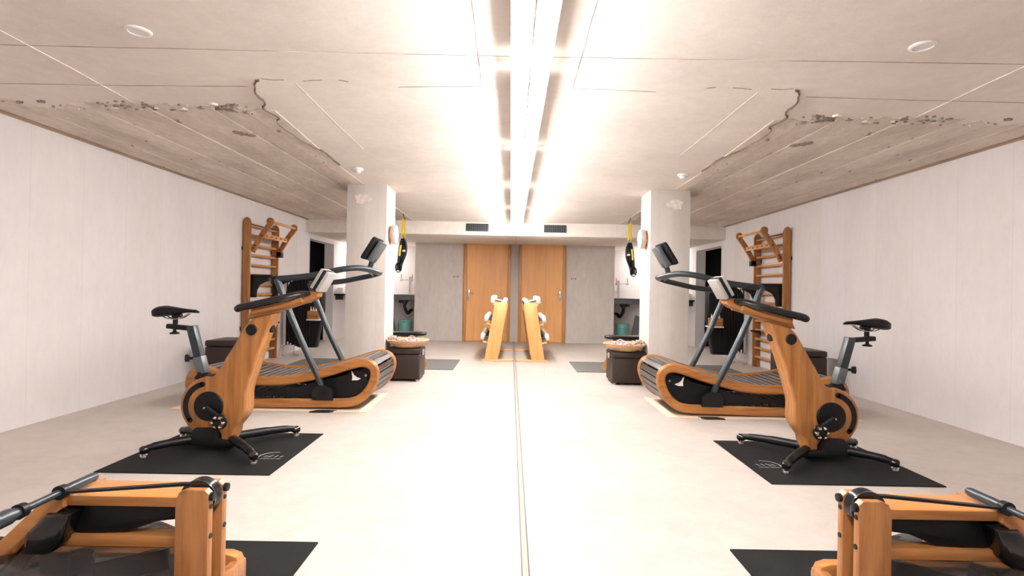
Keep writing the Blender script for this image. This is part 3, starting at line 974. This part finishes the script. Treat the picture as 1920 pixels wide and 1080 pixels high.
# belts that carry the slats, side covers, roller, brackets
for y in (TY0 + .080, TY1 - .092):
    obj('carrier_belt', sweep_xz([(p.x - 0, p.y) for p in belt], y, y + .012, 0.014, True, 0.002), 'black', t)
cov = [(440, 728), (500, 730), (560, 724), (590, 714), (640, 704), (668, 692), (686, 696), (690, 712), (676, 738), (640, 748), (560, 744), (500, 738), (440, 744)]
for y in (TY0 + .066, TY1 - .074):
    cv = obj('side_cover', prism_xz([at(x, y_ + 2, TY0 + .06) for x, y_ in cov], y, y + .008), 'black', t)
    if y < 5:
        mk = [at(x, y_, TY0 + .06) for x, y_ in ((659, 695), (661, 697), (664, 703), (669, 707), (677, 710), (670, 713), (660, 713), (661, 707))]
        obj('white_emblem', prism_xz(mk, y - .002, y), 'white', cv)
for px_, py_ in ((683, 706), (375, 722)):
    x_, z_ = at(px_, py_, TY0)
    r_ = obj('drum', lathe([(0, -.31), (.075, -.31), (.075, .31), (0, .31)], (x_, (TY0 + TY1) / 2, z_), 'Y', 24), 'black', t)
    obj('axle_bolt', disc((x_, TY0 + .066, z_), .012, .006, 'Y', seg=10), 'steel', r_)
# uprights and handrails
for y, xb, zb_, xt, zt in ((TY0 + .02, -1.815, .20, -2.215, 1.19), (TY1 - .02, -1.80, .20, -2.19, 1.16)):
    obj('upright', tube(smooth_path([(xb + .03, y, zb_), (xb - .01, y, zb_ + .11), ((xb + xt) / 2, y, (zb_ + zt) / 2 + .01), (xt, y, zt)], 6), 0.029, 12), 'black_metal', t)
    obj('upright_bracket', prism_xz([(xb - .05, .095), (xb + .14, .095), (xb + .14, .18), (xb + .07, .23), (xb - .02, .23), (xb - .06, .17)], y - .032 if y < 5 else y - .02, y + .02 if y < 5 else y + .032, 0.01), 'black', t)
hr = [(-2.215, TY0 + .02, 1.19), (-2.05, TY0 + .02, 1.205), (-1.85, TY0 + .03, 1.235), (-1.65, TY0 + .05, 1.285), (-1.50, TY0 + .10, 1.305), (-1.41, TY0 + .22, 1.29), (-1.385, 5.235, 1.275), (-1.41, TY1 - .22, 1.275), (-1.50, TY1 - .10, 1.255), (-1.65, TY1 - .05, 1.225), (-1.85, TY1 - .03, 1.185), (-2.05, TY1 - .02, 1.165), (-2.19, TY1 - .02, 1.155)]
obj('handrail', tube(smooth_path(hr, 5), 0.027, 12), 'black_metal', t)
cr = ry(R(32))
cn = obj('console', obox((-1.445, 5.235, 1.505), 0.035, 0.30, 0.24, cr, 0.008), 'black', t)
obj('console_back', obox((-1.395, 5.235, 1.475), 0.055, 0.17, 0.22, cr, 0.010), 'grey_metal', cn)
obj('console_screen', obox((-1.4640, 5.235, 1.517), 0.004, 0.26, 0.20, cr, 0.001), 'black_gloss', cn)
obj('console_post', tube([(-1.475, 5.235, 1.29), (-1.45, 5.235, 1.37), (-1.42, 5.235, 1.42)], 0.026, 10), 'black_metal', t)
obj('console_post', tube([(-1.50, TY0 + .10, 1.30), (-1.475, 5.235, 1.29), (-1.50, TY1 - .10, 1.255)], 0.018, 10), 'black_metal', t)

# ------------------------------------------------------------ bike mat with its printed emblem
bmat = obj('bike_mat', box(-2.525, -1.485, 3.16, 4.07, 0, 0.007, 0.002, 1), 'black_mat')
tag(bmat, 'large black rubber mat under the wooden exercise bike', 'mat')
E_ = []


def flat(pts, w):
    return ribbon(pts, w, 0.0068, 0.0082)


ex, ey = -1.62, 3.50
bm = flat([(ex + .085 * math.cos(R(a)), ey + .085 * math.sin(R(a))) for a in range(80, 215, 9)], 0.007)
for u, l in ((-.05, .03), (-.015, .04), (.02, .035), (.055, .03), (-.03, .02)):
    ribbon([(ex + u, ey - .015), (ex + u + .012, ey - .015 + l)], 0.006, 0.0068, 0.0082, bm=bm)
    ribbon([(ex + u - .01, ey - .05), (ex + u + .016, ey - .045)], 0.006, 0.0068, 0.0082, bm=bm)
obj('printed_emblem', bm, 'silver', bmat, stuff=True)

# ------------------------------------------------------------ wooden exercise bike
BY0, BY1 = 3.61, 3.75
BC = (BY0 + BY1) / 2
t = thing('exercise_bike', 'wooden indoor exercise bike with black saddle and grips on the black mat', 'exercise bike', (-2.08, BC, 0.0078))
outline = [(473, 597), (492, 592), (513, 588), (506, 608), (494, 636), (484, 663), (474, 694), (466, 718), (461, 738), (461, 766), (458, 780), (450, 791), (440, 803), (437, 820), (436, 836), (415, 836), (414, 815), (408, 806), (390, 806), (378, 812), (366, 812), (352, 798), (342, 782), (338, 763), (340, 745), (348, 729), (360, 717), (373, 710), (385, 706), (398, 706), (406, 700), (415, 686), (424, 670), (438, 648), (450, 627), (461, 609)]
obj('body', prism_xz([at(x, y, BY0) for x, y in outline], BY0, BY1, 0.016, 3), 'wood_z', t)
wc = at(393, 761, BY0)
wr = 0.1
cd = obj('wheel_cover', disc((wc[0], BY0 + .004, wc[1]), 0.099, 0.014, 'Y', .3, 40), 'black', t)
obj('axle_dot', disc((wc[0] - .026, BY0 - .009, wc[1] - .012), 0.0085, 0.004, 'Y', seg=12), 'chrome', cd)
arc = [(wc[0] - .006 + .152 * math.cos(R(a)), wc[1] + .152 * math.sin(R(a))) for a in range(105, 221, 6)]
obj('arc_window', sweep_xz(arc, BY0 - .003, BY0 + .01, 0.036, False, 0.002), 'black', t)
for q in (arc[0], arc[-1]):
    obj('arc_end', disc((q[0], BY0 + .004, q[1]), 0.018, 0.007, 'Y', seg=16), 'black', t)
kx, kz = at(473, 618, BY0)
kn = obj('side_knob', disc((kx, BY0 + .002, kz), 0.037, 0.016, 'Y', .3, 24), 'black', t)
kx, kz = at(505, 616, BC)
obj('resistance_knob', lathe([(0, 0), (.010, 0), (.010, .012), (.026, .014), (.028, .036), (.024, .042), (0, .042)], (kx - .008, BC, kz), 'X', 12), 'black', t)
# crank and pedals
for s, y in ((1, BY0 - .03), (-1, BY1 + .03)):
    cx2, cz2 = at(414, 790, BY0 - .08)
    dx, dz = (cx2 - wc[0]), (cz2 - wc[1])
    e = (wc[0] + s * dx, wc[1] + s * dz)
    c_ = obj('crank_arm', tube([(wc[0], y, wc[1]), (e[0], y, e[1])], [0.016, 0.012], 10), 'black', t)
    yy = y - .055 if s > 0 else y + .055
    obj('pedal_axle', tube([(e[0], y, e[1]), (e[0], yy, e[1])], 0.008, 8), 'chrome', c_)
    pd = tube([(e[0] + .043 * math.cos(R(a)), yy, e[1] + .043 * math.sin(R(a))) for a in range(0, 360, 30)], 0.009, 8, closed=True)
    obj('pedal_cage', pd, 'black', c_)
    for a in range(0, 360, 60):
        obj('pedal_tooth', obox((e[0] + .034 * math.cos(R(a)), yy, e[1] + .034 * math.sin(R(a))), .016, .07, .016, ry(R(-a)), 0.003), 'chrome', c_)
    obj('pedal_body', lathe([(0, -.04), (.018, -.04), (.018, .04), (0, .04)], (e[0], yy, e[1]), 'Y', 12), 'black', c_)
# base: block and four legs with levelling feet
blk = [at(x, y, BC) for x, y in ((372, 842), (372, 820), (380, 812), (408, 812), (412, 818), (424, 838))]
obj('base_block', prism_xz([(-2.22, .04), (-2.20, .145), (-2.18, .16), (-2.06, .16), (-2.04, .15), (-2.025, .085), (-1.93, .075), (-1.93, .04)], BY0 - .03, BY1 + .03, 0.012), 'black', t)
for fx, fy in ((-2.42, 3.44), (-1.675, 3.36), (-2.46, 3.92), (-1.665, 4.00)):
    c0 = Vector((-2.16 if fx < -2 else -1.97, BC + (.03 if fy > BC else -.03), .078))
    f0 = Vector((fx, fy, .052))
    mid = c0.lerp(f0, .55) + Vector((0, (-.03 if fy < BC else .03) * 0, .012))
    lg = obj('leg', tube(smooth_path([c0, mid, c0.lerp(f0, .88) + Vector((0, 0, .01)), f0], 6), [0.03] * 6 + [0.026] * 6 + [0.022] * 7, 12), 'black', t)
    obj('leg_end', lathe([(0, -.03), (.02, -.028), (.027, -.01), (.027, .012), (.018, .024), (0, .026)], f0, (f0 - c0).normalized(), 14), 'black_gloss', lg)
    obj('levelling_foot', lathe([(.008, .034), (.008, .016), (.022, .014), (.024, .0), (0, .0)], (fx - .0, fy, 0.0078), seg=14), 'chrome', lg)
# seat post, slider, saddle
p0 = at(361, 611, BC)
p1 = at(383, 700, BC)
dx, dz = p1[0] - p0[0], p1[1] - p0[1]
ln = math.hypot(dx, dz)
rot = ry(math.atan2(dx, dz) + math.pi)
obj('seat_post', obox(((p0[0] + p1[0]) / 2, BC, (p0[1] + p1[1]) / 2), .052, .06, ln, rot, 0.006), 'black_metal', t)
q0 = Vector((p1[0], 0, p1[1])).lerp(Vector((p0[0], 0, p0[1])), .18)
obj('post_sleeve', obox((q0.x, BC, q0.z), .060, .068, .12, rot, 0.006), 'grey_metal', t)
pk = at(357, 671, BC)
obj('height_knob', lathe([(0, 0), (.009, 0), (.009, .03), (.024, .034), (.026, .056), (0, .058)], (pk[0] + .035, BC, pk[1]), (-1, -.35, 0), 14), 'black', t)
obj('post_boot', prism_xz([at(x, y, BC) for x, y in ((372, 708), (380, 696), (392, 702), (404, 701), (398, 709), (386, 711))], BY0 + .02, BY1 - .02, 0.005), 'black', t)
s0 = at(316, 611, BC)
s1 = at(363, 616, BC)
obj('slider', obox(((s0[0] + s1[0]) / 2, BC, (s0[1] + s1[1]) / 2), s1[0] - s0[0], .05, .032, ry(R(5)), 0.006), 'black', t)
c1 = at(330, 604, BC)
obj('seat_clamp', tube([(c1[0], BC, c1[1] - .03), (c1[0], BC, c1[1] + .05)], 0.016, 12), 'black', t)
obj('clamp_head', obox((c1[0] + .012, BC, c1[1] + .046), .06, .04, .026, ry(R(-4)), .006), 'black', t)
obj('slider_knob', lathe([(0, 0), (.03, .0), (.031, .008), (.012, .016), (.009, .045), (0, .045)], (c1[0] - .004, BC, at(328, 626, BC)[1]), seg=16), 'black', t)
sl, sr = at(293, 585, BC), at(374, 583, BC)
bm = bmesh.new()
rings = []
secs = [(0.0, .030, .034, .0, -.012), (.03, .060, .064, .004, -.006), (.10, .076, .082, .008, 0), (.24, .078, .084, .012, 0), (.40, .062, .066, .010, 0), (.58, .036, .044, .008, 0), (.78, .022, .028, .004, 0.001), (.93, .018, .026, -.001, 0), (1.0, .010, .014, -.008, 0)]
for u, hw, hh, top, dz in secs:
    x = sl[0] + (sr[0] - sl[0]) * u
    z = sl[1] + (sr[1] - sl[1]) * u + top
    ring = []
    for k in range(14):
        a = 2 * math.pi * k / 14
        yy = hw * math.cos(a)
        zz = hh * 0.5 * math.sin(a)
        if math.sin(a) > 0:
            zz *= 0.75
        else:
            zz -= 0.014 * abs(math.cos(a)) * (1 - u)
        ring.append(bm.verts.new((x, BC + yy, z + zz)))
    rings.append(ring)
for A, B in zip(rings, rings[1:]):
    for k in range(14):
        bm.faces.new((A[k], A[(k + 1) % 14], B[(k + 1) % 14], B[k]))
bm.faces.new(rings[0])
bm.faces.new(rings[-1])
sd = obj('saddle', bm, 'black', t, angle=60)
for s in (-1, 1):
    obj('saddle_rail', tube(smooth_path([(sl[0] + .05, BC + s * .03, sl[1] - .014), (sl[0] + .09, BC + s * .022, sl[1] - .04), (sl[0] + .17, BC + s * .02, sl[1] - .04), (sl[0] + .235, BC + s * .010, sl[1] - .006)], 4), .0042, 6), 'chrome', sd)
# handlebar: wooden board with two padded grips, silver display
h0, h1 = at(473, 596, BC), at(601, 549, BC)
sl_ = math.atan2(h1[1] - h0[1], h1[0] - h0[0])
hb = [at(x, y, BC) for x, y in ((471, 598), (478, 583), (500, 570), (540, 558), (575, 547), (597, 544), (602, 548), (600, 556), (590, 563), (560, 573), (530, 583), (513, 590))]
obj('handlebar_board', prism_xz(hb, BC - .055, BC + .055, 0.014, 3), 'wood_x', t)
for s in (-1, 1):
    pts = [(459, 580), (470, 575), (500, 569), (540, 560), (572, 552), (588, 550)]
    y_ = BC + s * .12
    P3 = [(at(a, b_, BC)[0] + (.0 if s < 0 else .0), y_ - s * (.05 if i >= 4 else 0) , at(a, b_, BC)[1]) for i, (a, b_) in enumerate(pts)]
    g = obj('grip', tube(smooth_path(P3, 5), [0.016, .020, .023, .025, .026] + [0.026] * 15 + [.024, .022, .020, .018, .016, .014], 12), 'black_gloss', t)
    wp = [(at(a, b_, BC)[0], y_ - s * .04, at(a, b_, BC)[1] - .028) for a, b_ in ((484, 576), (510, 571), (545, 563), (575, 555))]
    obj('grip_wing', tube(smooth_path(wp, 4), 0.020, 10), 'wood_x', g)
dr_ = ry(R(30))
dc = at(607, 526, BC)
dsp = obj('display', obox((dc[0] + .00, BC, dc[1]), 0.022, .17, .155, dr_, 0.006), 'black', t)
for off_ in (-.020, .022):
    c_ = Vector((dc[0], BC, dc[1])) + dr_ @ Vector((off_, 0, 0))
    obj('display_shell', obox(c_, .026, .16, .15, dr_, .005), 'silver', dsp)
obj('display_stem', tube([(h1[0] - .03, BC, h1[1] + .0), (dc[0] - .03, BC, dc[1] - .05)], .016, 10), 'black', dsp)

# ------------------------------------------------------------ rower mat and water rower
tag(obj('rower_mat', box(-3.15, -0.90, 0.82, 2.34, 0, 0.007, 0.002, 1), 'black_mat'), 'large black rubber mat under the wooden water rower in the foreground', 'mat')
t = thing('water_rower', 'wooden water rowing machine with smoked tank in the left foreground', 'rowing machine', (-1.9, 1.58, 0.007))
PX0, PX1 = -1.028, -0.932
ZT = 0.533
for y0, y1 in ((1.53, 1.556), (1.604, 1.632)):
    pr = [(PX0, .10), (PX1, .10), (PX1, ZT - .012), (PX1 - .012, ZT), (PX0 + .030, ZT), (PX0 + .010, ZT - .008), (PX0, ZT - .03)]
    p = obj('pulley_post', prism_xz(pr, y0, y1, 0.004, 2), 'wood_rower', t)
    for z in (ZT - .022, ZT - .135):
        big = z > ZT - .05
        b_ = obj('bolt', lathe([(0, 0), (.013 if big else .008, 0), (.012 if big else .007, .010 if big else .003), (0, .012 if big else .003)], (PX1, (y0 + y1) / 2, z), 'X', 12), 'black', p)
    obj('bolt', lathe([(0, 0), (.008, 0), (.006, .003), (0, .003)], (PX1, (y0 + y1) / 2, ZT - .05), 'X', 10), 'black', p)
obj('pulley_wheel', lathe([(0, -.018), (.052, -.018), (.052, -.012), (.044, 0), (.052, .012), (.052, .018), (0, .018)], (PX1 - .05, 1.58, ZT - .035), 'Y', 30), 'black_gloss', t)
obj('pulley_axle', tube([(PX1 - .05, 1.54, ZT - .035), (PX1 - .05, 1.625, ZT - .035)], .010, 10), 'chrome', t)
# top deck and sloping side boards
obj('top_board', box(-1.405, PX0 + .005, 1.56, 1.69, .470, .500, .004), 'wood_rower_x', t)
obj('deck_slot', lathe([(0, 0), (.009, 0), (.009, .0015), (0, .0015)], (-1.375, 1.585, .500), seg=10), 'black', t)
for y0, y1 in ((1.545, 1.575), (1.685, 1.712)):
    obj('side_rail', prism_xz([(-1.395, .50), (-1.42, .488), (-1.80, .12), (-1.80, .06), (-1.74, .06), (-1.41, .430), (-1.36, .47), (-1.36, .50)], y0, y1, .004), 'wood_rower_x', t)
obj('cross_board', box(-1.42, PX0 + .004, 1.575, 1.625, .345, .380, .004), 'wood_rower_x', t)
obj('cross_board', box(-1.0, -.96, 1.34, 1.82, .10, .20, .006), 'wood_rower', t)
# tank: smoked drum with dark lid ring
tcx, tcy = -1.33, 1.58
obj('tank', lathe([(0, .055), (.24, .055), (.285, .09), (.30, .18), (.30, .22), (.285, .285), (.235, .325), (.14, .342), (0, .345)], (tcx, tcy, 0.0), seg=48), 'tank', t)
obj('tank_water', lathe([(0, .07), (.23, .07), (.27, .10), (.285, .18), (.28, .21), (0, .21)], (tcx, tcy, 0.0), seg=40), 'water', t)
obj('tank_band', lathe([(.301, .185), (.312, .185), (.312, .215), (.301, .215)], (tcx, tcy, 0), seg=48), 'black', t)
obj('paddle_hub', lathe([(0, .215), (.035, .215), (.03, .32), (0, .32)], (tcx, tcy, 0), seg=16), 'black', t)
for k in range(3):
    obj('paddle_blade', box(tcx + .02, tcx + .22, tcy - .006, tcy + .006, .215, .285, .003, 1, rot=Matrix.Rotation(R(35 + 120 * k), 3, 'Z'), about=(tcx, tcy, .2)), 'black_metal', t)
obj('tank_housing', prism_xz([(-1.395, .395), (-1.40, .462), (-1.04, .462), (-1.04, .425), (-1.12, .415), (-1.2, .385), (-1.34, .372)], 1.585, 1.70, .008), 'black', t)
obj('tank_cover', prism_xz([(-1.47, .335), (-1.455, .40), (-1.40, .455), (-1.33, .455), (-1.36, .37), (-1.40, .335)], 1.53, 1.70, .014, 3), 'black_gloss', t)
# floor rails with wheels, seat and footboard
for y in (1.35, 1.81):
    pr = [(-3.0, .075), (-1.03, .075), (-.975, .085), (-.965, .12), (-.965, .18), (-.98, .212), (-1.01, .222), (-3.0, .222)]
    rl = obj('floor_rail', prism_xz(pr, y - .022, y + .022, .007, 2), 'wood_rower_x', t)
    obj('transport_wheel', disc((-.985, y + .066, .0525), .044, .04, 'Y', .25, 24), 'black', rl)
    obj('wheel_bolt', disc((-.972, y - .022, .15), .013, .004, 'Y', seg=12), 'black', rl)
    obj('rear_foot', box(-2.99, -2.93, y - .022, y + .022, .0078, .075), 'wood_rower', rl)
    obj('front_foot', box(-1.10, -1.04, y - .022, y + .022, .0078, .075), 'wood_rower', rl)
obj('foot_board', obox((-1.80, 1.58, .24), .02, .40, .30, ry(R(-38)), .006), 'wood_rower', t)
st = obj('seat', box(-2.45, -2.2, 1.43, 1.73, .27, .33, .02, 3), 'black', t)
obj('seat_carriage', box(-2.42, -2.23, 1.34, 1.82, .224, .27, .006), 'wood_rower', st)
# handle and strap
ha, hb_ = Vector((-1.352, 1.655, .524)), Vector((-1.335, 1.17, .524))
hd = obj('handle', tube([ha.lerp(hb_, u) for u in (0, .02, .2, .26, .5, .56, .62, .95, 1)], [.011, .0145, .0145, .010, .010, .013, .021, .021, .014], 14), 'black_metal', t)
for u in (.27, .54):
    obj('handle_ring', lathe([(.009, -.012), (.019, -.010), (.020, .010), (.009, .012)], ha.lerp(hb_, u), (hb_ - ha).normalized(), 16), 'black', hd)
sp = ha.lerp(hb_, .27)
obj('strap', prism_xz([(sp.x, .520), (sp.x, .526), (-1.0, .556), (-.98, .556), (-.98, .550)], sp.y - .008, sp.y + .008), 'black', t)
